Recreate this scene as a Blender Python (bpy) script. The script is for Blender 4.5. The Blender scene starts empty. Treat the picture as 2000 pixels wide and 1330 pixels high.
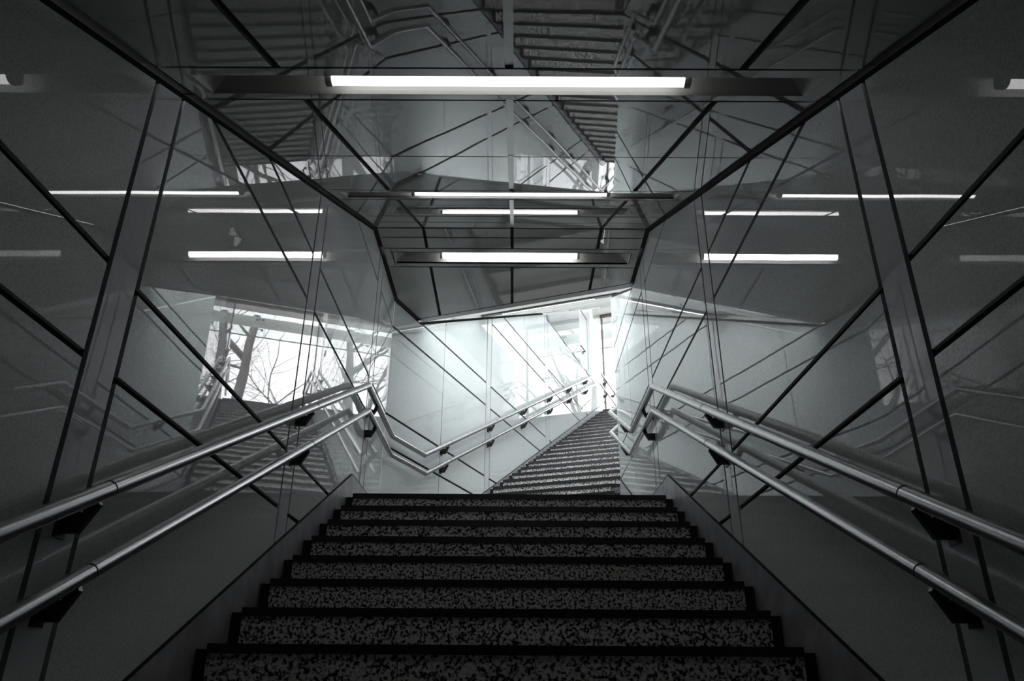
import bpy, bmesh, math, random
from mathutils import Vector, Matrix
S = bpy.context.scene
C = S.collection
R = math.radians

# ------------------------------------------------------------------ camera, world, exposure
CAMZ = 1.26
F_PX, PITCH, YAW, ROLL = 1473.15, R(24.8749), R(-0.1553), R(0.3771)

def cam_dir(r, u, w):
    c, s = math.cos(ROLL), math.sin(ROLL)
    r, u = r * c - u * s, r * s + u * c
    y = w * math.cos(PITCH) - u * math.sin(PITCH)
    z = w * math.sin(PITCH) + u * math.cos(PITCH)
    c, s = math.cos(YAW), math.sin(YAW)
    return Vector((r * c + y * s, -r * s + y * c, z))
cd = bpy.data.cameras.new('camera')
cam = bpy.data.objects.new('camera', cd)
C.objects.link(cam)
rx, ux, fx = cam_dir(1, 0, 0), cam_dir(0, 1, 0), cam_dir(0, 0, 1)
M = Matrix.Identity(4)
for i in range(3):
    M[i][0], M[i][1], M[i][2] = rx[i], ux[i], -fx[i]
M.translation = Vector((0, 0, CAMZ))
cam.matrix_world = M
cd.sensor_width = 36
cd.lens = 36 * F_PX / 2000
cd.clip_start = 0.02
S.camera = cam

SKY, TUBE = 5.3, (3.4, 6.5, 8, 8)
w = bpy.data.worlds.new('sky')
S.world = w
w.use_nodes = True
nt = w.node_tree
bg = nt.nodes['Background']
tc = nt.nodes.new('ShaderNodeTexCoord')
sx = nt.nodes.new('ShaderNodeSeparateXYZ')
cr = nt.nodes.new('ShaderNodeValToRGB')
nt.links.new(tc.outputs['Generated'], sx.inputs[0])
nt.links.new(sx.outputs['Z'], cr.inputs[0])
cr.color_ramp.elements[0].color = (0.93, 0.94, 0.97, 1)
cr.color_ramp.elements[1].color = (0.97, 0.985, 1.0, 1)
nt.links.new(cr.outputs[0], bg.inputs[0])
bg.inputs[1].default_value = SKY
S.view_settings.view_transform = 'Standard'
S.view_settings.look = 'None'
S.view_settings.exposure = 0.0
S.view_settings.gamma = 1.0
S.view_settings.use_curve_mapping = False
S.cycles.max_bounces = 12
S.cycles.diffuse_bounces = 5
S.cycles.glossy_bounces = 8
S.cycles.transparent_max_bounces = 16
S.cycles.sample_clamp_indirect = 6.0
S.cycles.caustics_reflective = False
S.cycles.caustics_refractive = False

# ------------------------------------------------------------------ measurements (metres)
WL, WR = 1.190, 1.1386                 # distances of the side walls from the axis
TA = math.tan(R(25.897))               # slope of the lower flight and of the ceiling above it
ZA0 = 0.929 + CAMZ                     # sloped ceiling: z = ZA0 + TA*y
ZB, YF = 3.544 + CAMZ, 5.386           # flat ceiling over the landing, fold line
ZL, Y0 = 1.2477 + CAMZ, 5.2625         # landing level, top nosing of the lower flight
R1, T1 = 0.15673, 0.32281
N1 = 16
AL, YC = R(20.583), 6.660
NN = Vector((math.cos(AL), -math.sin(AL), 0))   # across the upper flight
TT = Vector((math.sin(AL), math.cos(AL), 0))    # along the upper flight
CC = Vector((-WL, YC, 0))
R2, T2, T0, N2 = 0.16312, 0.32262, 0.918, 24
TB = R2 / T2
ZT = ZL + N2 * R2                      # street level
TTOP = T0 + (N2 - 1) * T2
W2 = 1.76
YR = 7.85                              # convex corner of the right wall
TSOF = 0.575                           # soffit edge
G, OF = 0.066, 0.0785                  # gutter width, rail offset
ZWT = 5.65 + CAMZ                      # top of the panelled walls of the upper flight
TFLAT = 8.65
ZCAN = ZB + (TFLAT - TSOF) * TB
TEXIT, TEND = 9.0, 10.0

def P(a, t, z=0.0):
    v = CC + NN * a + TT * t
    v.z = z
    return v
def tz(t):
    return ZB + (t - TSOF) * TB

# ------------------------------------------------------------------ materials
def new_mat(name):
    m = bpy.data.materials.new(name)
    m.use_nodes = True
    b = m.node_tree.nodes['Principled BSDF']
    return m, m.node_tree, b
def simple(name, col, rough=0.5, metal=0.0, coat=0.0, spec=0.5):
    m, t, b = new_mat(name)
    b.inputs['Base Color'].default_value = (*col, 1)
    b.inputs['Roughness'].default_value = rough
    b.inputs['Metallic'].default_value = metal
    b.inputs['Coat Weight'].default_value = coat
    b.inputs['Specular IOR Level'].default_value = spec
    return m
def coord(t, scale=1.0):
    tcn = t.nodes.new('ShaderNodeTexCoord')
    mp = t.nodes.new('ShaderNodeMapping')
    mp.inputs['Scale'].default_value = scale if isinstance(scale, tuple) else (scale,) * 3
    t.links.new(tcn.outputs['Object'], mp.inputs[0])
    return mp.outputs[0]
def glossy_panel(name, c0, c1, ior=1.65, wav=0.0005, speck=170, base_rough=0.6, wscale=1.8):
    m, t, b = new_mat(name)
    co = coord(t)
    n1 = t.nodes.new('ShaderNodeTexNoise'); n1.inputs['Scale'].default_value = speck; n1.inputs['Detail'].default_value = 2
    t.links.new(co, n1.inputs['Vector'])
    r = t.nodes.new('ShaderNodeValToRGB')
    r.color_ramp.elements[0].position = 0.36; r.color_ramp.elements[0].color = (*c0, 1)
    r.color_ramp.elements[1].position = 0.56; r.color_ramp.elements[1].color = (*c1, 1)
    t.links.new(n1.outputs[0], r.inputs[0])
    t.links.new(r.outputs[0], b.inputs['Base Color'])
    b.inputs['Roughness'].default_value = base_rough
    b.inputs['Specular IOR Level'].default_value = 0.0
    b.inputs['Coat Weight'].default_value = 1.0
    b.inputs['Coat Roughness'].default_value = 0.012
    b.inputs['Coat IOR'].default_value = ior
    n2 = t.nodes.new('ShaderNodeTexNoise'); n2.inputs['Scale'].default_value = wscale; n2.inputs['Detail'].default_value = 1.0
    t.links.new(co, n2.inputs['Vector'])
    bp = t.nodes.new('ShaderNodeBump'); bp.inputs['Strength'].default_value = 1.0; bp.inputs['Distance'].default_value = wav
    t.links.new(n2.outputs[0], bp.inputs['Height'])
    t.links.new(bp.outputs[0], b.inputs['Coat Normal'])
    return m
MP = glossy_panel('enamel_panel', (0.55, 0.58, 0.585), (0.725, 0.755, 0.762))
MCEIL = glossy_panel('ceiling_panel', (0.23, 0.233, 0.228), (0.27, 0.273, 0.267), ior=1.5, wav=0.0007, wscale=1.2)
MSTRIP = glossy_panel('steel_strip', (0.62, 0.63, 0.66), (0.66, 0.67, 0.70), ior=1.6, wav=0.0006, speck=40)
MGAP = simple('black_gasket', (0.006, 0.006, 0.006), 0.7, spec=0.15)
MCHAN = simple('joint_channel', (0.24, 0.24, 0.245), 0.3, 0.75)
MHOUSE = simple('lamp_housing', (0.42, 0.42, 0.41), 0.45)
MCAP = simple('lamp_cap', (0.35, 0.34, 0.32), 0.35, 0.3)
MBLACK = simple('nosing_black', (0.012, 0.013, 0.016), 0.38, spec=0.5)
MGUT = simple('gutter_stone', (0.03, 0.026, 0.022), 0.6, spec=0.2)
MBRK = simple('bracket_black', (0.018, 0.018, 0.019), 0.4)
MWHITE = simple('white_paint', (0.82, 0.82, 0.82), 0.4)
MCLAMP = simple('clamp_steel', (0.30, 0.30, 0.31), 0.3, 0.9)
MBROWN = simple('bronze_frame', (0.09, 0.065, 0.06), 0.4)
MPINK = simple('pale_facade', (0.62, 0.55, 0.54), 0.6)
MBLUE = simple('grey_facade', (0.36, 0.39, 0.41), 0.6)
MSERV = simple('service_white', (0.50, 0.50, 0.51), 0.5)
MHANDLE = simple('handle_dark', (0.05, 0.05, 0.055), 0.35, 0.6)
MPAVE = simple('pavement', (0.42, 0.41, 0.40), 0.8)
MDARKF = simple('dark_floor', (0.05, 0.05, 0.05), 0.6)
MDARKW = simple('dark_wall', (0.04, 0.04, 0.042), 0.5)

m, t, b = new_mat('brushed_steel')
b.inputs['Base Color'].default_value = (0.34, 0.34, 0.35, 1)
b.inputs['Metallic'].default_value = 1.0
co = coord(t, (60, 60, 60))
nz = t.nodes.new('ShaderNodeTexNoise'); nz.inputs['Scale'].default_value = 6
t.links.new(co, nz.inputs['Vector'])
mr = t.nodes.new('ShaderNodeMapRange'); mr.inputs['To Min'].default_value = 0.25; mr.inputs['To Max'].default_value = 0.27
t.links.new(nz.outputs[0], mr.inputs[0]); t.links.new(mr.outputs[0], b.inputs['Roughness'])
MSTEEL = m

m, t, b = new_mat('skirting_steel')
b.inputs['Metallic'].default_value = 0.45
co = coord(t)
nz = t.nodes.new('ShaderNodeTexNoise'); nz.inputs['Scale'].default_value = 9; nz.inputs['Detail'].default_value = 6
t.links.new(co, nz.inputs['Vector'])
r = t.nodes.new('ShaderNodeValToRGB')
r.color_ramp.elements[0].position = 0.3; r.color_ramp.elements[0].color = (0.36, 0.36, 0.39, 1)
r.color_ramp.elements[1].position = 0.7; r.color_ramp.elements[1].color = (0.58, 0.58, 0.62, 1)
t.links.new(nz.outputs[0], r.inputs[0]); t.links.new(r.outputs[0], b.inputs['Base Color'])
b.inputs['Roughness'].default_value = 0.34
MSKIRT = m

m, t, b = new_mat('granite')
co = coord(t)
nz = t.nodes.new('ShaderNodeTexNoise'); nz.inputs['Scale'].default_value = 78; nz.inputs['Detail'].default_value = 4; nz.inputs['Roughness'].default_value = 0.6
t.links.new(co, nz.inputs['Vector'])
r = t.nodes.new('ShaderNodeValToRGB'); r.color_ramp.interpolation = 'LINEAR'
e = r.color_ramp.elements
e[0].position = 0.44; e[0].color = (0.012, 0.012, 0.012, 1)
e[1].position = 0.505; e[1].color = (0.62, 0.60, 0.59, 1)
q = e.new(0.66); q.color = (0.85, 0.80, 0.80, 1)
t.links.new(nz.outputs[0], r.inputs[0]); t.links.new(r.outputs[0], b.inputs['Base Color'])
b.inputs['Roughness'].default_value = 0.5
b.inputs['Specular IOR Level'].default_value = 0.3
MGRAN = m

m, t, b = new_mat('bark')
co = coord(t, (6, 6, 1.2))
nz = t.nodes.new('ShaderNodeTexNoise'); nz.inputs['Scale'].default_value = 4; nz.inputs['Detail'].default_value = 5
t.links.new(co, nz.inputs['Vector'])
r = t.nodes.new('ShaderNodeValToRGB')
r.color_ramp.elements[0].position = 0.35; r.color_ramp.elements[0].color = (0.10, 0.097, 0.094, 1)
r.color_ramp.elements[1].position = 0.7; r.color_ramp.elements[1].color = (0.22, 0.213, 0.207, 1)
t.links.new(nz.outputs[0], r.inputs[0]); t.links.new(r.outputs[0], b.inputs['Base Color'])
b.inputs['Roughness'].default_value = 0.9
MBARK = m

m = bpy.data.materials.new('clear_glass'); m.use_nodes = True
t = m.node_tree; t.nodes.clear()
o = t.nodes.new('ShaderNodeOutputMaterial'); mx = t.nodes.new('ShaderNodeMixShader')
tr = t.nodes.new('ShaderNodeBsdfTransparent'); tr.inputs[0].default_value = (0.94, 0.965, 0.955, 1)
gl = t.nodes.new('ShaderNodeBsdfGlossy'); gl.inputs['Roughness'].default_value = 0.0
lw = t.nodes.new('ShaderNodeLayerWeight'); lw.inputs['Blend'].default_value = 0.5
pw = t.nodes.new('ShaderNodeMath'); pw.operation = 'POWER'; pw.inputs[1].default_value = 5
fr = t.nodes.new('ShaderNodeMath'); fr.operation = 'MULTIPLY_ADD'; fr.inputs[1].default_value = 0.96; fr.inputs[2].default_value = 0.04
t.links.new(lw.outputs['Facing'], pw.inputs[0]); t.links.new(pw.outputs[0], fr.inputs[0])
t.links.new(fr.outputs[0], mx.inputs[0]); t.links.new(tr.outputs[0], mx.inputs[1]); t.links.new(gl.outputs[0], mx.inputs[2])
t.links.new(mx.outputs[0], o.inputs[0])
MGLASS = m

MTUBE = []
for v_ in TUBE:
    m = bpy.data.materials.new('lit_tube'); m.use_nodes = True
    t = m.node_tree; t.nodes.clear()
    o = t.nodes.new('ShaderNodeOutputMaterial'); em = t.nodes.new('ShaderNodeEmission')
    em.inputs[0].default_value = (1.0, 0.995, 0.985, 1); em.inputs[1].default_value = v_
    t.links.new(em.outputs[0], o.inputs[0])
    MTUBE.append(m)

# ------------------------------------------------------------------ helpers
def link(name, bm, mats, parent=None, smooth=False):
    bmesh.ops.recalc_face_normals(bm, faces=bm.faces)
    me = bpy.data.meshes.new(name)
    bm.to_mesh(me); bm.free()
    if not isinstance(mats, (list, tuple)):
        mats = [mats]
    for k in mats:
        me.materials.append(k)
    if smooth:
        for p in me.polygons:
            p.use_smooth = True
    ob = bpy.data.objects.new(name, me)
    C.objects.link(ob)
    if parent:
        ob.parent = parent
        ob.matrix_parent_inverse = Matrix.Translation(-parent.location)
    return ob
def tag(ob, label, cat, group=None, kind=None):
    ob['label'] = label; ob['category'] = cat
    if group: ob['group'] = group
    if kind: ob['kind'] = kind
    return ob
def empty(name, loc, label, cat, group=None, kind=None):
    ob = bpy.data.objects.new(name, None)
    ob.location = loc; ob.empty_display_size = 0.1
    C.objects.link(ob)
    return tag(ob, label, cat, group, kind)
def prism(bm, pts, off, mi=0):
    """polygon pts (3D), extruded by the vector off"""
    a = [bm.verts.new(p) for p in pts]
    c = [bm.verts.new(Vector(p) + off) for p in pts]
    n = len(pts)
    fs = [bm.faces.new(a), bm.faces.new(c[::-1])]
    for i in range(n):
        fs.append(bm.faces.new((a[i], a[(i + 1) % n], c[(i + 1) % n], c[i])))
    for f_ in fs:
        f_.material_index = mi
def box(bm, x0, x1, y0, y1, z0, z1, mi=0):
    prism(bm, [(x0, y0, z0), (x1, y0, z0), (x1, y1, z0), (x0, y1, z0)], Vector((0, 0, z1 - z0)), mi)
def abox(bm, a0, a1, t0, t1, z0, z1, mi=0):
    prism(bm, [P(a0, t0, z0), P(a1, t0, z0), P(a1, t1, z0), P(a0, t1, z0)], Vector((0, 0, z1 - z0)), mi)
def clip(poly, A, B, D):
    """keep A*s + B*z <= D"""
    out = []
    for i in range(len(poly)):
        p, q = poly[i], poly[(i + 1) % len(poly)]
        dp, dq = A * p[0] + B * p[1] - D, A * q[0] + B * q[1] - D
        if dp <= 1e-9: out.append(p)
        if (dp < -1e-9 and dq > 1e-9) or (dp > 1e-9 and dq < -1e-9):
            k = dp / (dp - dq)
            out.append((p[0] + k * (q[0] - p[0]), p[1] + k * (q[1] - p[1])))
    return out
def area(poly):
    return abs(sum(poly[i][0] * poly[(i + 1) % len(poly)][1] - poly[(i + 1) % len(poly)][0] * poly[i][1] for i in range(len(poly)))) / 2
def tube(bm, path, rad, seg=16, mi=0, cap=True):
    path = [Vector(p) for p in path]
    n = len(path)
    rings = []
    d0 = (path[1] - path[0]).normalized()
    up = Vector((0, 0, 1)) if abs(d0.z) < 0.9 else Vector((1, 0, 0))
    u = d0.cross(up).normalized(); v = u.cross(d0).normalized()
    pd = d0
    for i in range(n):
        d = (path[min(i + 1, n - 1)] - path[i]).normalized() if i < n - 1 else pd
        if i:
            q = pd.rotation_difference(d); 
            mid = (pd + d).normalized()
            ring = []
            for k in range(seg):
                an = 2 * math.pi * k / seg
                o_ = u * math.cos(an) * rad_at(rad, i) + v * math.sin(an) * rad_at(rad, i)
                # slide along the incoming direction onto the mitre plane
                s_ = -(o_.dot(mid)) / max(1e-6, pd.dot(mid))
                ring.append(bm.verts.new(path[i] + o_ + pd * s_))
            u = q @ u; v = q @ v
        else:
            ring = []
            for k in range(seg):
                an = 2 * math.pi * k / seg
                ring.append(bm.verts.new(path[i] + (u * math.cos(an) + v * math.sin(an)) * rad_at(rad, 0)))
        rings.append(ring); pd = d
    for i in range(n - 1):
        for k in range(seg):
            f_ = bm.faces.new((rings[i][k], rings[i][(k + 1) % seg], rings[i + 1][(k + 1) % seg], rings[i + 1][k]))
            f_.material_index = mi; f_.smooth = True
    if cap:
        for rg in (rings[0], rings[-1]):
            f_ = bm.faces.new(rg); f_.material_index = mi
def rad_at(r_, i):
    return r_[i] if isinstance(r_, (list, tuple)) else r_

# ------------------------------------------------------------------ panelled sheets (walls and ceilings)
LEV = [2.097 + 1.2 * k for k in range(-2, 5)] + [2.397 + 1.2 * k for k in range(-2, 5)]
def sheet(bm, to3d, back, s0, s1, z0, z1, vlist, hlist, clips, hgap=0.024, depth=0.014, backing=0.06, mid_gap=0.012, strip_gap=0.024):
    """vlist: ('strip', s_from, s_to) | ('joint', s).  materials: 0 panel, 1 strip, 2 gap"""
    bays, cur = [], s0
    for it in sorted(vlist, key=lambda k: k[1]):
        if it[0] == 'strip':
            g = strip_gap / 2
            bays.append((cur, it[1] - g, 0)); bays.append((it[1] + g, it[2] - g, 1)); cur = it[2] + g
        else:
            gw = it[2] if len(it) > 2 else mid_gap
            bays.append((cur, it[1] - gw / 2, 0)); cur = it[1] + gw / 2
    bays.append((cur, s1, 0))
    hs = sorted(h for h in hlist if z0 < h < z1)
    for b0, b1, mi in bays:
        if b1 - b0 < 0.003: continue
        if mi == 1:
            zz = [(z0, z1)]
        else:
            edges = [z0] + hs + [z1]
            zz = [(edges[i] + (hgap / 2 if i else 0), edges[i + 1] - (hgap / 2 if i + 1 < len(edges) - 1 else 0)) for i in range(len(edges) - 1)]
        for c0, c1 in zz:
            poly = [(b0, c0), (b1, c0), (b1, c1), (b0, c1)]
            for k in clips:
                poly = clip(poly, *k)
                if len(poly) < 3: break
            if len(poly) < 3 or area(poly) < 2e-4: continue
            prism(bm, [to3d(*q) for q in poly], back * depth, mi)
    poly = [(s0, z0), (s1, z0), (s1, z1), (s0, z1)]
    for A, B, D in clips:
        poly = clip(poly, A, B, D + 0.03 * math.hypot(A, B))
    prism(bm, [to3d(*q) + back * depth for q in poly], back * backing, 2)
WM = [MP, MSTRIP, MGAP]
def yz(x):
    return lambda s, z: Vector((x, s, z))
def line_clip(slope, z_at, s_at, gap=0.03):
    # z <= z_at + slope*(s - s_at) - gap
    return (-slope, 1.0, z_at - slope * s_at - gap)

bm = bmesh.new()
sheet(bm, yz(-WL), Vector((-1, 0, 0)), -4.0, -.06, -0.05, 2.2, [('strip', -1.92, -1.745)], LEV, [])
sheet(bm, yz(-WL), Vector((-1, 0, 0)), -.06, YC - 0.004, -0.05, ZB + 0.1,
      [('strip', c - .0875, c + .0875) for c in (.085, 2.005, 3.92, 5.845)], LEV,
      [line_clip(TA, ZA0, 0), line_clip(0, ZB, 0)])
wl = tag(link('wall_left', bm, WM), 'glossy grey enamel panel wall on the left of the lower flight', 'wall', None, 'structure')

bm = bmesh.new()
sheet(bm, yz(WR), Vector((1, 0, 0)), -4.0, -.06, -0.05, 2.2, [('strip', -1.92, -1.745)], LEV, [])
sheet(bm, yz(WR), Vector((1, 0, 0)), -.06, 6.38, -0.05, ZB + 0.1,
      [('strip', c - .0855, c + .0855) for c in (.055, 1.97, 3.887, 5.84)], LEV,
      [line_clip(TA, ZA0, 0), line_clip(0, ZB, 0)])
tY = lambda y: (WR + WL) * math.sin(AL) + (y - YC) * math.cos(AL)
sheet(bm, yz(WR), Vector((1, 0, 0)), 6.38, YR, -0.05, 7.0, [('joint', 6.90)], LEV,
      [line_clip(TB * math.cos(AL), tz(tY(6.42)), 6.42)])
tag(link('wall_right', bm, WM), 'glossy grey enamel panel wall on the right of the lower flight', 'wall', None, 'structure')

bm = bmesh.new()
w2 = lambda a: (lambda s, z: P(a, s, z))
sheet(bm, w2(0), -NN, 0.004, TSOF, 1.0, ZB + .1, [], LEV, [line_clip(0, ZB, 0)])
sheet(bm, w2(0), -NN, TSOF, 8.19, 1.0, ZWT,
      [('joint', 1.175), ('strip', 2.405, 2.555), ('joint', 3.817), ('strip', 4.82, 4.995), ('joint', 6.008), ('strip', 7.06, 7.26)], LEV[:],
      [line_clip(TB, tz(0), 0)])
tag(link('wall_upper_left', bm, WM), 'bright glossy panel wall on the left of the upper flight', 'wall', None, 'structure')
TRC = tY(YR)
bm = bmesh.new()
sheet(bm, w2(W2), NN, TRC, 8.19, 1.0, ZWT,
      [('strip', 3.0, 3.17), ('joint', 4.2), ('strip', 5.25, 5.42), ('joint', 6.4), ('strip', 7.45, 7.62)], LEV, [line_clip(TB, tz(0), 0)])
tag(link('wall_upper_right', bm, WM), 'panel wall on the right of the upper flight, behind the corner', 'wall', None, 'structure')
bm = bmesh.new()
box(bm, -WL - .1, WR + .1, -4.1, -4.0, -.05, 3.2)
tag(link('wall_back', bm, MDARKW), 'end wall of the lower passage behind the viewer', 'wall', None, 'structure')

# ---- ceilings
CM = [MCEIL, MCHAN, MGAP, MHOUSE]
CA_, SA_ = 1 / math.hypot(1, TA), TA / math.hypot(1, TA)
fA = lambda x, s: Vector((x, s * CA_, ZA0 + s * SA_))     # s along the slope
upA = Vector((0, -SA_, CA_))
def light_strip(bm, to3d, back, x0, x1, s0, s1, rx0, rx1, rs0, rs1, clips, depth=0.014, rec=0.10):
    """ceiling strip with a rectangular recess for a lamp"""
    for q in (((x0, s0), (x1, s0), (x1, rs0), (x0, rs0)), ((x0, rs1), (x1, rs1), (x1, s1), (x0, s1)),
              ((x0, rs0), (rx0, rs0), (rx0, rs1), (x0, rs1)), ((rx1, rs0), (x1, rs0), (x1, rs1), (rx1, rs1))):
        poly = list(q)
        for k in clips:
            poly = clip(poly, *k)
        if len(poly) > 2:
            prism(bm, [to3d(*p) for p in poly], back * depth, 0)
    for q in ((x0 - .12, x0 - .03, s0, s1), (x1 + .03, x1 + .12, s0, s1), (x0 - .12, x1 + .12, s0 - .05, s0 - .004), (x0 - .12, x1 + .12, s1 + .004, s1 + .05)):
        prism(bm, [to3d(q[0], q[2]) + back * .016, to3d(q[1], q[2]) + back * .016, to3d(q[1], q[3]) + back * .016, to3d(q[0], q[3]) + back * .016], back * (rec + .04), 2)
    prism(bm, [to3d(x0, s0) + back * (rec + .012), to3d(x1, s0) + back * (rec + .012), to3d(x1, s1) + back * (rec + .012), to3d(x0, s1) + back * (rec + .012)], back * .05, 2)
SC = math.hypot(1, TA)
JA = [y * SC for y in (1.8433, 2.1522, 2.9799, 3.8085, 4.1174, 4.797)]
SF = YF * SC
XJ = [-0.772, -0.02, 0.735]
bm = bmesh.new()
gx = 0.029
def cells(bm, to3d, back, xs, s0, s1, x0, x1, clips, gw=0.028, chan=1):
    e_ = [x0] + xs + [x1]
    for i in range(len(e_) - 1):
        a = e_[i] + (gw / 2 if i else 0); b_ = e_[i + 1] - (gw / 2 if i + 1 < len(e_) - 1 else 0)
        poly = [(a, s0), (b_, s0), (b_, s1), (a, s1)]
        for k in clips:
            poly = clip(poly, *k)
            if len(poly) < 3: break
        if len(poly) > 2:
            prism(bm, [to3d(*p) for p in poly], back * 0.014, 0)
    if chan is not None:
        for x in xs:
            if abs(x) > .3: continue          # only the middle joint carries a metal channel
            poly = [(x - gw / 2, s0), (x + gw / 2, s0), (x + gw / 2, s1), (x - gw / 2, s1)]
            for k in clips:
                poly = clip(poly, *k)
                if len(poly) < 3: break
            if len(poly) > 2:
                prism(bm, [to3d(*p) + back * 0.008 for p in poly], back * 0.006, chan)
def backing(bm, to3d, back, x0, x1, s0, s1, off=0.014):
    prism(bm, [to3d(x0, s0) + back * off, to3d(x1, s0) + back * off, to3d(x1, s1) + back * off, to3d(x0, s1) + back * off], back * .06, 2)
h = 0.008
edges = [(-.1 * SC, JA[0]), (JA[1], JA[2]), (JA[2], JA[3]), (JA[4], JA[5]), (JA[5], SF)]
for a, b_ in edges:
    cells(bm, fA, upA, XJ, a + h, b_ - h, -WL + gx, WR - gx, [])
for a, b_ in ((-.1 * SC, JA[0]), (JA[1], JA[3]), (JA[4], SF)):
    backing(bm, fA, upA, -WL - .05, WR + .05, a, b_)
REC = []
for a, b_ in ((JA[0], JA[1]), (JA[3], JA[4])):
    mid = (a + b_) / 2 + .004
    light_strip(bm, fA, upA, -WL + gx, WR - gx, a + h, b_ - h, -1.085, 1.035, mid - .098, mid + .098, [])
    REC.append((fA(-0.025, mid), Vector((1, 0, 0)), Vector((0, CA_, SA_)), upA, 2.12, .196))
tag(link('ceiling_lower', bm, CM), 'dark glossy panel ceiling sloping up above the lower flight', 'ceiling', None, 'structure')

bm = bmesh.new()
fB = lambda x, y: Vector((x, y, ZB))
UP = Vector((0, 0, 1))
at_clip = lambda tmax: (TT.x, TT.y, TT.dot(CC) + tmax)
a_clip = lambda amin: (-NN.x, -NN.y, -(NN.dot(CC) + amin))
cl = [a_clip(gx)]
JB = [YF + .006, 5.536, 5.715, 6.036]
for a, b_ in ((JB[0], JB[1]), (JB[1], JB[2])):
    cells(bm, fB, UP, XJ, a + h, b_ - h, -WL + gx, WR - gx, cl, chan=None)
cells(bm, fB, UP, XJ, JB[3] + h, 9, -WL + gx, WR - gx, cl + [at_clip(TSOF - .085)], chan=None)
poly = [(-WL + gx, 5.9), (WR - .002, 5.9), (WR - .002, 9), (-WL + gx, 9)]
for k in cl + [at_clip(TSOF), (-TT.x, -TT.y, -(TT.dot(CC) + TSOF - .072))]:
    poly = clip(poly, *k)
prism(bm, [fB(*p) for p in poly], UP * .075, 1)  # soffit edge strip: channel metal replaces panel finish to darken its brightly lit underside
poly = [(-WL - .05, JB[3] - .04), (WR + .05, JB[3] - .04), (WR + .05, 9), (-WL - .05, 9)]
for k in [a_clip(-.05), at_clip(TSOF - .02)]:
    poly = clip(poly, *k)
prism(bm, [fB(*p) + UP * .014 for p in poly], UP * .06, 2)
backing(bm, fB, UP, -WL - .05, WR + .05, YF - .02, JB[2])
midB = (JB[2] + JB[3]) / 2
light_strip(bm, fB, UP, -WL + gx, WR - gx, JB[2] + h, JB[3] - h, -1.075, 1.05, midB - .092, midB + .092, [])
REC.append((fB(-0.027, midB), Vector((1, 0, 0)), Vector((0, 1, 0)), UP, 2.125, .184))
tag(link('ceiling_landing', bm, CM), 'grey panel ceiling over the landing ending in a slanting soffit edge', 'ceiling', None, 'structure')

# ceiling over the upper flight
CB_, SB_ = 1 / math.hypot(1, TB), TB / math.hypot(1, TB)
SCB = math.hypot(1, TB)
fC = lambda a, s: P(a, TSOF + s * CB_, ZB + s * SB_)
upC = TT * -SB_ + Vector((0, 0, CB_))
bm = bmesh.new()
SL4 = (2.20 - TSOF) * SCB
SEND = (TFLAT - TSOF) * SCB
jc = [0.03, 0.75, SL4 - .125, SL4 + .125, SL4 + 1.1, SL4 + 2.2, SL4 + 3.3, SL4 + 4.4, SL4 + 5.5, SEND]
xr = 2.45
SKYL = []
for i in range(len(jc) - 1):
    a, b_ = jc[i], jc[i + 1]
    x1 = xr if a < (TRC - TSOF) * SCB + .4 else W2 - gx
    if i == 2:
        light_strip(bm, fC, upC, gx, x1, a + h, b_ - h, .10, 1.70, SL4 - .1, SL4 + .1, [])
    else:
        # glass roof bay: only slim frame bars
        for q in ((gx, x1, a, a + .018), (gx, x1, b_ - .018, b_), (-.06, gx + .03, a, b_), (x1 - .03, x1 + .08, a, b_)):
            prism(bm, [fC(q[0], q[2]), fC(q[1], q[2]), fC(q[1], q[3]), fC(q[0], q[3])], upC * .05, 3)
        SKYL.append((gx + .02, x1 - .02, a + .01, b_ - .01))
REC.append((fC(.90, SL4), NN, TT * CB_ + Vector((0, 0, SB_)), upC, 1.6, .2))
tag(link('ceiling_upper', bm, CM), 'slim pale frame of the glass roof rising above the upper flight', 'ceiling', None, 'structure')
for n_, (a, b_, c_, d_) in enumerate(SKYL):
    bm = bmesh.new()
    prism(bm, [fC(a, c_) + upC * .02, fC(b_, c_) + upC * .02, fC(b_, d_) + upC * .02, fC(a, d_) + upC * .02], upC * .012)
    tag(link('window_%d' % (5 + n_), bm, MGLASS), 'glass roof pane above the upper flight, %s counting up from the landing' % ('first', 'second', 'third', 'fourth', 'fifth', 'sixth', 'seventh', 'eighth', 'ninth')[n_], 'roof glass', 'glass roof panes over the upper flight', 'structure')
bm = bmesh.new()
for a, b_ in ((TFLAT, TEXIT - .02), (TEXIT + .06, TEND + .15)):
    z = ZCAN if a < TEXIT else ZCAN + .52
    abox(bm, -.5, W2 + .5, a, b_, z, z + .05)
abox(bm, -.5, W2 + .5, TEXIT - .02, TEXIT + .06, ZCAN - .02, ZCAN + .57)
tag(link('ceiling_exit', bm, MWHITE), 'pale flat canopy ceiling above the street exit', 'ceiling', None, 'structure')
bm = bmesh.new()
prism(bm, [Vector((-WL - .05, -4, 2.16)), Vector((WR + .05, -4, 2.16)), Vector((WR + .05, -.05, 2.16)), Vector((-WL - .05, -.05, 2.16))], UP * .08)
tag(link('ceiling_passage', bm, MDARKW), 'low flat ceiling of the passage behind the viewer', 'ceiling', None, 'structure')

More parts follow.
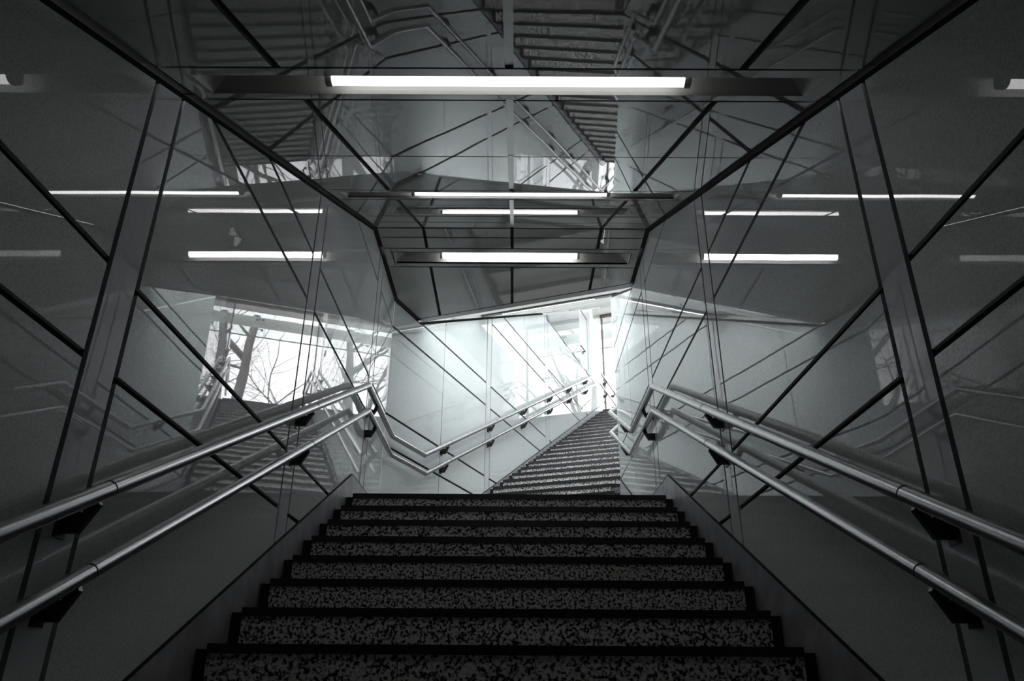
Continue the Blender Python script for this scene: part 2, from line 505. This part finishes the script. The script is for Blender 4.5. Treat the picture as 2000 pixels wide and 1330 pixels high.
# ------------------------------------------------------------------ lamps
LAB = ['nearest and longest looking lit tube lamp, high in the dark sloped ceiling',
       'lit tube lamp in the sloped ceiling just before the fold',
       'lit tube lamp in the flat ceiling above the landing',
       'lit tube lamp tucked behind the slanting soffit over the upper flight']
for i, (c, ax, sd, up, ln, wd) in enumerate(REC):
    t_ = empty('tube_lamp', c, LAB[i], 'ceiling light', 'tube lamps recessed across the ceilings')
    bm = bmesh.new()
    rec = .10
    a, b_ = ax * (ln / 2), sd * (wd / 2)
    ai = ax * (ln / 2 - .07)
    th = .008
    top = up * rec
    # trough: top plate, two long sides, two sloping ends
    prism(bm, [c - ai - b_ + top, c + ai - b_ + top, c + ai + b_ + top, c - ai + b_ + top], up * th)
    for s_ in (-1, 1):
        prism(bm, [c - a + b_ * s_, c + a + b_ * s_, c + ai + b_ * s_ + top, c - ai + b_ * s_ + top], sd * (s_ * th))
        prism(bm, [c + a * s_ - b_, c + a * s_ + b_, c + ai * s_ + b_ + top, c + ai * s_ - b_ + top], ax * (s_ * th))
    link('housing', bm, MHOUSE, t_)
    tl, tr_ = 1.215, .029
    tcn = c + up * .028 - ax * (.014 if i == 2 else 0)
    bm = bmesh.new()
    tube(bm, [tcn - ax * tl / 2, tcn + ax * tl / 2], tr_, 24)
    link('tube', bm, MTUBE[i], t_, True)
    for s_ in (-1, 1):
        bm = bmesh.new()
        tube(bm, [tcn + ax * (s_ * tl / 2), tcn + ax * (s_ * (tl / 2 + .022))], tr_ + .004, 24)
        # saddle holding the cap to the trough
        q = tcn + ax * (s_ * (tl / 2 + .011))
        prism(bm, [q - sd * .02 - ax * .01, q + sd * .02 - ax * .01, q + sd * .02 + ax * .01, q - sd * .02 + ax * .01], up * (rec - .029))
        link('end_cap', bm, MCAP, t_)

# ------------------------------------------------------------------ floors and stairs
bm = bmesh.new()
box(bm, -WL - .05, WR + .05, -4.05, Y0 - (N1 - 1) * T1, -.1, 0)
tag(link('floor_passage', bm, MDARKF), 'dark floor of the passage at the foot of the stairs', 'floor', None, 'structure')
bm = bmesh.new()
pl = [(-WL - .01, Y0 + .25), (WR + .01, Y0 + .25), (WR + .01, 9), (-WL - .01, 9)]
for k in (at_clip(T0 + .02), a_clip(-.01)):
    pl = clip(pl, *k)
prism(bm, [Vector((x, y, ZL - .12)) for x, y in pl], UP * .12)
tag(link('floor_landing', bm, MGRAN), 'speckled granite landing between the two flights', 'floor', None, 'structure')
bm = bmesh.new()
abox(bm, -.02, W2 + .02, TTOP + .25, TEND + .1, ZT - .12, ZT)
tag(link('floor_exit', bm, MGRAN), 'granite floor at the street exit above the upper flight', 'floor', None, 'structure')

NB, NP = .034, .010
st = empty('staircase', (0, Y0 - (N1 - 1) * T1, 0), 'lower speckled granite staircase with black nosings, climbing from the viewer to the landing', 'staircase', 'granite staircases')
for j in range(1, N1 + 1):
    y, z = Y0 - (N1 - j) * T1, j * R1 + (ZL - N1 * R1)
    d = T1 + .02 if j < N1 else .26
    bm = bmesh.new()
    # three slabs with hairline joints
    xs = [-WL + G, -.42, .36, WR - G]
    for k in range(3):
        box(bm, xs[k] + (.0012 if k else 0), xs[k + 1] - (.0012 if k < 2 else 0), y + .004, y + d, z - R1 - .01, z - .002)
    s_ = link('step', bm, MGRAN, st)
    bm = bmesh.new()
    box(bm, -WL + G, WR - G, y - NP, y + .05, z - NB, z)
    link('nosing', bm, MBLACK, s_)
    for x0, x1 in ((-WL + .014, -WL + G - .001), (WR - G + .001, WR - .014)):
        bm = bmesh.new()
        box(bm, x0, x1, y + .03, y + d + .03, z - R1 - .04, z - .018)
        link('gutter', bm, MGUT, s_)

def amax(t, g):
    return min(W2 - g, (WR - g + WL - math.sin(AL) * t) / math.cos(AL)) if t < TRC + .3 else W2 - g
st = empty('staircase', P(.9, T0, ZL), 'upper granite staircase turning right from the landing up to daylight', 'staircase', 'granite staircases')
for j in range(1, N2 + 1):
    t, z = T0 + (j - 1) * T2, ZL + j * R2
    d = T2 + .02 if j < N2 else .26
    bm = bmesh.new()
    cut = [G, .62, 1.2, None]
    for k in range(3):
        l = cut[k] + (.0012 if k else 0)
        r0 = cut[k + 1] - .0012 if cut[k + 1] else amax(t, G)
        r1 = cut[k + 1] - .0012 if cut[k + 1] else amax(t + d, G)
        if r1 < l + .02: continue
        prism(bm, [P(l, t + .004, z - R2 - .01), P(r0, t + .004, z - R2 - .01), P(r1, t + d, z - R2 - .01), P(l, t + d, z - R2 - .01)], UP * (R2 + .008))
    s_ = link('step', bm, MGRAN, st)
    bm = bmesh.new()
    prism(bm, [P(G, t - NP, z - NB), P(amax(t, G), t - NP, z - NB), P(amax(t + .05, G), t + .05, z - NB), P(G, t + .05, z - NB)], UP * NB)
    link('nosing', bm, MBLACK, s_)
    bm = bmesh.new()
    abox(bm, .014, G - .001, t + .03, t + d + .03, z - R2 - .04, z - .018)
    link('gutter', bm, MGUT, s_)
    bm = bmesh.new()
    prism(bm, [P(amax(t + .03, G) + .001, t + .03, z - R2 - .04), P(amax(t + .03, .014), t + .03, z - R2 - .04),
               P(amax(t + d, .014), t + d, z - R2 - .04), P(amax(t + d, G) + .001, t + d, z - R2 - .04)], UP * (R2 + .022))
    link('gutter', bm, MGUT, s_)

# ------------------------------------------------------------------ skirting plates
def skirt(name, segs, thick, label):
    """segs: list of polylines of (point_on_wall (x,y), z_top); plate hangs .30 below the top, thick = inward vector"""
    bm = bmesh.new()
    for (p0, z0), (p1, z1), inn in segs:
        a0, a1 = Vector((p0[0], p0[1], z0)), Vector((p1[0], p1[1], z1))
        dn = Vector((0, 0, -.42 if abs(z0 - z1) > .01 else -.25))
        prism(bm, [a0, a1, a1 + dn, a0 + dn], inn * .012)
        # dark sealant line along the top
        prism(bm, [a0, a1, a1 + UP * .005, a0 + UP * .005], inn * .013, 1)
    return tag(link(name, bm, [MSKIRT, MGAP]), label, 'skirting', None, 'structure')
zsk = lambda y: 1.429 + CAMZ + TA * (y - 5.437)
X_ = Vector((1, 0, 0))
zLs = 1.43 + CAMZ
zs2 = lambda t: 2.132 + CAMZ + .5225 * (t - 2.397)
tk = 2.397 + (zLs - CAMZ - 2.132) / .5225
xy = lambda v: (v.x, v.y)
segs = [((-WL, .2), zsk(.2)), ((-WL, 2.66), zsk(2.66)), X_], [((-WL, 2.662), zsk(2.662)), ((-WL, 5.437), zLs), X_], \
       [((-WL, 5.437), zLs), ((-WL, YC), zLs), X_], [(xy(P(0, 0)), zLs), (xy(P(0, tk)), zLs), NN], \
       [(xy(P(0, tk)), zLs), (xy(P(0, 8.41)), zs2(8.41)), NN], [(xy(P(0, 8.41)), zs2(8.41)), (xy(P(0, 8.85)), zs2(8.41)), NN]
skirt('baseboard_left', segs, .012, 'brushed steel skirting stepping up beside the left end of the stairs')
yk = 6.58
z3 = lambda y: zLs + TB * math.cos(AL) * (y - yk)
segs = [((WR, .2), zsk(.2) + .014), ((WR, 5.41), zsk(5.41) + .014), -X_], [((WR, 5.41), zLs), ((WR, yk), zLs), -X_], \
       [((WR, yk), zLs), ((WR, YR), z3(YR)), -X_], [((WR, YR), z3(YR)), (xy(P(W2, 8.41)), z3(YR) + TB * (8.41 - TRC)), -NN]
skirt('baseboard_right', segs, .012, 'brushed steel skirting stepping up beside the right end of the stairs')

# ------------------------------------------------------------------ handrails
def bracket(c, inn, along, rad, drop=.105):
    """c: rail centre; inn: unit vector from the wall to the rail; flat black hook"""
    bm = bmesh.new()
    D = OF
    w = lambda o_, z_: c + inn * (o_ - D) + Vector((0, 0, z_))
    pts = [w(0, -drop), w(.052, -drop), w(D + .016, -.03), w(D + .008, -rad * .6), w(D - .012, -rad * .6), w(.054, -drop + .052), (w(.046, -drop + .058)), w(0, -drop + .058)]
    al_ = Vector((along.x, along.y, 0)).normalized()
    prism(bm, [p - al_ * .010 for p in pts], al_ * .020)
    # wall plate
    bmw = [w(.0, -drop - .012), w(.004, -drop - .012), w(.004, -drop + .055), w(.0, -drop + .055)]
    prism(bm, [p - al_ * .028 for p in bmw], al_ * .056)
    return bm
def handrail(name, path, rad, brk, label, rings):
    t_ = empty(name, path[0], label, 'handrail', 'steel handrails on the stair walls')
    bm = bmesh.new(); tube(bm, path, rad, 20)
    link('rail', bm, MSTEEL, t_)
    for c, inn, al_ in brk:
        link('bracket', bracket(c, inn, al_, rad), MBRK, t_)
    for c, d in rings:
        bm = bmesh.new(); tube(bm, [c - d * .0025, c + d * .0025], rad + .0006, 20)
        link('joint_ring', bm, MBRK, t_)
d1 = Vector((0, CA_, SA_)); d2 = TT * CB_ + Vector((0, 0, SB_))
def corner_off(o_, side):
    # where the offset lines of the two wall directions meet
    if side < 0:
        x = -WL + o_; s = (x - (CC + NN * o_).x) / TT.x
        return Vector((x, (CC + NN * o_ + TT * s).y, 0))
    x = WR - o_; s = (x - (CC + NN * (W2 - o_)).x) / TT.x
    return Vector((x, (CC + NN * (W2 - o_) + TT * s).y, 0))
for zr, rad, ykL, tkL, ykR, ykR2, tt_, nmL, nmR in (
        (2.109 + CAMZ, .024, 5.379, .674, 5.365, 6.45, 8.264, 'upper steel handrail on the left wall, bending round the landing and up the far flight', 'upper steel handrail on the right wall, with a Z bend at the landing'),
        (1.9335 + CAMZ, .022, 5.468, .72, 5.42, 6.57, 8.12, 'lower steel handrail on the left wall, below the main rail', 'lower steel handrail on the right wall, below the main rail')):
    x = -WL + OF
    y_lo = .35
    zA = lambda y, k: zr + TA * (y - k)
    cl_ = corner_off(OF, -1)
    zt2 = zr + TB * (tt_ - tkL)
    path = [(x, -1.2, zA(y_lo, ykL)), (x, y_lo, zA(y_lo, ykL)), (x, ykL, zr), (x, cl_.y, zr), P(OF, tkL, zr), P(OF, tt_, zt2), P(OF, TEND - .35, zt2)]
    br, rg = [], []
    for y in (.085, 2.005, 3.94):
        z = zA(max(y, y_lo), ykL)
        br.append((Vector((x, y, z)), X_, Vector((0, 1, 0)))); 
        if y > 1: rg.append((Vector((x, y + .05, zA(y + .05, ykL))), d1))
    br.append((Vector((x, 5.80, zr)), X_, Vector((0, 1, 0))))
    for t in (1.20, 2.48, 3.70, 4.91, 6.03, 7.16):
        br.append((P(OF, t, zr + TB * (t - tkL)), NN, TT))
    for t in (1.27, 2.55):
        rg.append((P(OF, t, zr + TB * (t - tkL)), d2))
    for t in (8.75, 9.5):
        br.append((P(OF, t, zt2), NN, TT))
    handrail('handrail', path, rad, br, nmL, rg)
    x = WR - OF
    cr_ = corner_off(OF, 1)
    sR = TB * math.cos(AL)
    zc = zr + sR * (cr_.y - ykR2)
    tc_ = (cr_ - CC).dot(TT)
    zt3 = zc + TB * (tt_ - tc_)
    path = [(x, -1.2, zA(y_lo, ykR)), (x, y_lo, zA(y_lo, ykR)), (x, ykR, zr), (x, ykR2, zr), (x, cr_.y, zc), P(W2 - OF, tt_, zt3), P(W2 - OF, TEND - .35, zt3)]
    br, rg = [], []
    for y in (.055, 1.975, 3.91):
        z = zA(max(y, y_lo), ykR)
        br.append((Vector((x, y, z)), -X_, Vector((0, 1, 0))))
        if y > 1: rg.append((Vector((x, y + .05, zA(y + .05, ykR))), d1))
    br.append((Vector((x, 5.84, zr)), -X_, Vector((0, 1, 0))))
    br.append((Vector((x, 7.05, zr + sR * (7.05 - ykR2))), -X_, Vector((0, 1, 0))))
    rg.append((Vector((x, 7.25, zr + sR * (7.25 - ykR2))), Vector((0, 1, sR)).normalized()))
    for t in (3.1, 4.3, 5.4, 6.5, 7.6):
        br.append((P(W2 - OF, t, zc + TB * (t - tc_)), -NN, TT))
    handrail('handrail', path, rad, br, nmR, rg)

# ------------------------------------------------------------------ glazed sides, exit and what lies outside
TG = TSOF + (ZWT - ZB) / TB       # where the sloping ceiling rises above the wall tops
def side_glass(name, a, inn, label, panes):
    g = None
    bm = bmesh.new()
    for t0, t1 in panes:
        prism(bm, [P(a, t0, ZWT + .01), P(a, t1, ZWT + .01), P(a, t1, tz(t1) - .01), P(a, t0, max(ZWT + .012, tz(t0) - .01))], inn * -.010)
    ob = tag(link(name, bm, MGLASS), label, 'window', None, 'structure')
    for t in (5.0, 5.95, 6.6, 7.5):
        bm = bmesh.new()
        prism(bm, [P(a, t - .06, ZWT - .02), P(a, t + .06, ZWT - .02), P(a, t + .06, ZWT + .055), P(a, t - .06, ZWT + .055)], inn * .014)
        k = link('glass_clamp', bm, MCLAMP, ob)
    return ob
side_glass('window_1', 0.0, NN, 'triangular clear glass above the left panel wall of the upper flight', [(TG + .05, 6.05), (6.06, 7.02)])
side_glass('window_2', W2, -NN, 'triangular clear glass above the right panel wall of the upper flight', [(TG + .05, 6.05), (6.06, 7.10), (7.11, 8.16)])
# white wall with the door, just outside the left glazing
bm = bmesh.new()
D0, D1 = 7.52, 8.42
zc_ = ZT + 2.5
for t0, t1, z0, z1 in ((4.4, D0, ZT, ZCAN + .1), (D1, 8.62, ZT, ZCAN + .1), (D0, D1, ZT + 2.12, ZCAN + .1)):
    abox(bm, -.30, -.20, t0, t1, z0, z1)
for t in (5.6, 6.55):
    abox(bm, -.2005, -.199, t - .006, t + .006, ZT, ZCAN, 1)
tag(link('wall_service_left', bm, [MSERV, MCAP]), 'white wall beside the glazing at the top of the stairs', 'wall', None, 'structure')
bm = bmesh.new()
abox(bm, W2 + .20, W2 + .30, 3.6, 8.62, ZT, ZT + 1.5)
for t in (5.2, 6.6, 7.7):
    abox(bm, W2 + .16, W2 + .199, t - .07, t + .07, ZT, ZT + 1.45, 1)
tag(link('wall_service_right', bm, [MBLUE, MCAP]), 'grey blue wall beside the right glazing, mirrored in the bright panels', 'wall', None, 'structure')
dr = empty('door_1', P(-.24, D0, ZT), 'white service door with a lever handle at the top of the stairs', 'door', None, 'structure')
bm = bmesh.new(); abox(bm, -.26, -.215, D0 + .008, D1 - .008, ZT + .01, ZT + 2.11)
link('door_leaf', bm, MSERV, dr)
bm = bmesh.new()
zh = ZT + 1.19
tube(bm, [P(-.215, 8.02, zh - .02), P(-.205, 8.02, zh - .02)], .034, 20)
tube(bm, [P(-.21, 8.02, zh), P(-.165, 8.02, zh), P(-.165, 7.74, zh + .006), P(-.175, 7.69, zh - .012)], .012, 12)
link('door_handle', bm, MHANDLE, dr)

# portal frame and exit front
bm = bmesh.new()
for a in (-.02, W2 + .02):
    abox(bm, a - .016, a + .016, TEXIT - .04, TEXIT + .04, ZT, ZCAN - .02)
abox(bm, -.05, W2 + .05, TEXIT - .04, TEXIT + .04, ZCAN - .05, ZCAN)
tag(link('trim_1', bm, MBROWN), 'thin dark bronze portal frame at the top of the stairs', 'frame', None, 'structure')
bm = bmesh.new()
for a in (-.02, W2 + .02):
    for t0, t1 in ((8.22, TEXIT - .05), (TEXIT + .05, TEND - .03)):
        z1 = ZCAN - .01 if t0 < TEXIT else ZCAN + .5
        abox(bm, a - .005, a + .005, t0, t1, ZT + .01, z1)
tag(link('window_3', bm, MGLASS), 'tall clear side glass either side of the exit', 'window', None, 'structure')
H = ZT
hb = 2.13
wf = empty('window_4', P(.9, TEND, ZT), 'clear glass transom above the street exit held by spider clamps', 'window', None, 'structure')
bm = bmesh.new()
for a0, a1 in ((-.22, .30), (.31, 1.215), (1.225, 1.80)):
    abox(bm, a0, a1, TEND - .006, TEND + .006, H + hb, H + 2.92)
link('pane', bm, MGLASS, wf)
bm = bmesh.new(); abox(bm, -.24, 1.82, TEND - .012, TEND + .012, H + hb - .02, H + hb)
link('bottom_rail', bm, MCLAMP, wf)
for zc2 in (H + 2.30, H + 2.55, H + 2.82):
    bm = bmesh.new()
    for da in (-.07, .07):
        tube(bm, [P(1.22 + da, TEND - .03, zc2), P(1.22 + da, TEND + .02, zc2)], .024, 12)
    tube(bm, [P(1.15, TEND - .03, zc2), P(1.29, TEND - .03, zc2)], .010, 8)
    link('spider_clamp', bm, MCLAMP, wf)
bm = bmesh.new(); abox(bm, 1.19, 1.25, TEND + .03, TEND + .09, H + hb, H + 2.95)
link('fin', bm, MGLASS, wf)
bm = bmesh.new()
abox(bm, -.6, 2.2, TEND + .30, TEND + .45, H + 2.55, H + 2.76)
tag(link('trim_2', bm, MWHITE), 'white steel beam behind the glass transom of the exit', 'beam', None, 'structure')
bm = bmesh.new()
abox(bm, -.6, 2.2, TEND - .05, TEND + .08, H + 2.77, H + 2.98)
tag(link('trim_3', bm, MWHITE), 'white header above the exit glass', 'beam', None, 'structure')
bm = bmesh.new()
abox(bm, 1.83, 2.0, TEND - .06, TEND + .12, ZT, H + 2.975)
tag(link('steel_post', bm, MWHITE), 'straight white post on the right of the exit', 'post', 'white exit posts')
bm = bmesh.new()
prism(bm, [P(-.22, TEND - .06, ZT), P(-.30, TEND - .06, ZT), P(-.60, TEND - .06, H + 2.975), P(-.24, TEND - .06, H + 2.975)], TT * .16)
tag(link('steel_post', bm, MWHITE), 'tapered white post on the left of the exit', 'post', 'white exit posts')

bm = bmesh.new()
prism(bm, [P(-14, TEND + .1, ZT - .2), P(16, TEND + .1, ZT - .2), P(16, 40, ZT - .2), P(-14, 40, ZT - .2)], UP * .18)
prism(bm, [P(W2 + .12, 3.5, ZT - .2), P(16, 3.5, ZT - .2), P(16, TEND + .1, ZT - .2), P(W2 + .12, TEND + .1, ZT - .2)], UP * .18)
prism(bm, [P(-14, 3.5, ZT - .2), P(-.12, 3.5, ZT - .2), P(-.12, TEND + .1, ZT - .2), P(-14, TEND + .1, ZT - .2)], UP * .18)
tag(link('ground', bm, MPAVE), 'pale paved street outside the exit', 'pavement', None, 'structure')
bd = empty('building', P(-4.5, 12, ZT), 'pale pinkish building seen through the exit glass', 'building')
bm = bmesh.new(); abox(bm, -5.2, -3.2, 8.8, 20, ZT - .05, ZT + 9)
link('facade', bm, MPINK, bd)
for k in range(4):
    for i_ in range(2):
        bm = bmesh.new(); abox(bm, -3.21, -3.17, 9.6 + 2.5 * k, 11.0 + 2.5 * k, ZT + 1.0 + 3 * i_, ZT + 2.6 + 3 * i_)
        f_ = link('window', bm, MWHITE, bd)

# ------------------------------------------------------------------ trees
def tree(base, height, rad, seed, lean, label, spread=1.0):
    rnd = random.Random(seed)
    t_ = empty('bare_tree', base, label, 'tree', 'leafless street trees')
    bt, bb = bmesh.new(), bmesh.new()
    def grow(bm_, p, d, ln, r_, depth):
        n = 5 if depth < 2 else 4
        pts, rr = [p.copy()], [r_]
        cur, dd = p.copy(), d.normalized()
        for i in range(n):
            dd = (dd + Vector((rnd.uniform(-1, 1), rnd.uniform(-1, 1), rnd.uniform(-.5, .7))) * (.10 if depth == 0 else .22)).normalized()
            cur = cur + dd * (ln / n)
            pts.append(cur.copy()); rr.append(r_ * (1 - (.45 if depth == 0 else .62) * (i + 1) / n))
        tube(bm_, pts, rr, 9 if depth == 0 else (6 if depth < 3 else 4), cap=True)
        if depth >= 5: return
        kids = 7 if depth == 0 else (4 if depth < 4 else 3)
        for k in range(kids):
            f = rnd.uniform(.35, 1.0) if depth else rnd.uniform(.22, 1.0)
            i = min(int(f * n), n - 1)
            q = pts[i].lerp(pts[i + 1], f * n - i)
            ang = rnd.uniform(0, 2 * math.pi)
            side = Vector((math.cos(ang), math.sin(ang), rnd.uniform(.1, .7) if depth < 2 else rnd.uniform(-.35, .5)))
            nd = (dd * (.55 if depth else .5) + side.normalized() * spread).normalized()
            grow(bb, q, nd, ln * rnd.uniform(.5, .72), rr[i] * rnd.uniform(.36, .52), depth + 1)
    grow(bt, base, Vector(lean), height, rad, 0)
    link('trunk', bt, MBARK, t_, True)
    link('branches', bb, MBARK, t_, True)
    return t_
tree(P(1.60, 14.0, ZT - .1), 4.6, .19, 11, (-.02, .02, 1), 'thick bare tree nearest the exit, trunk in front of the white post', .9)
tree(P(6.4, 16.5, ZT - .1), 5.5, .16, 5, (.02, .05, 1), 'bare tree further right outside the exit glass')
tree(P(.4, 26.0, ZT - .1), 6.0, .17, 23, (.05, .02, 1), 'bare tree furthest back, straight beyond the exit')
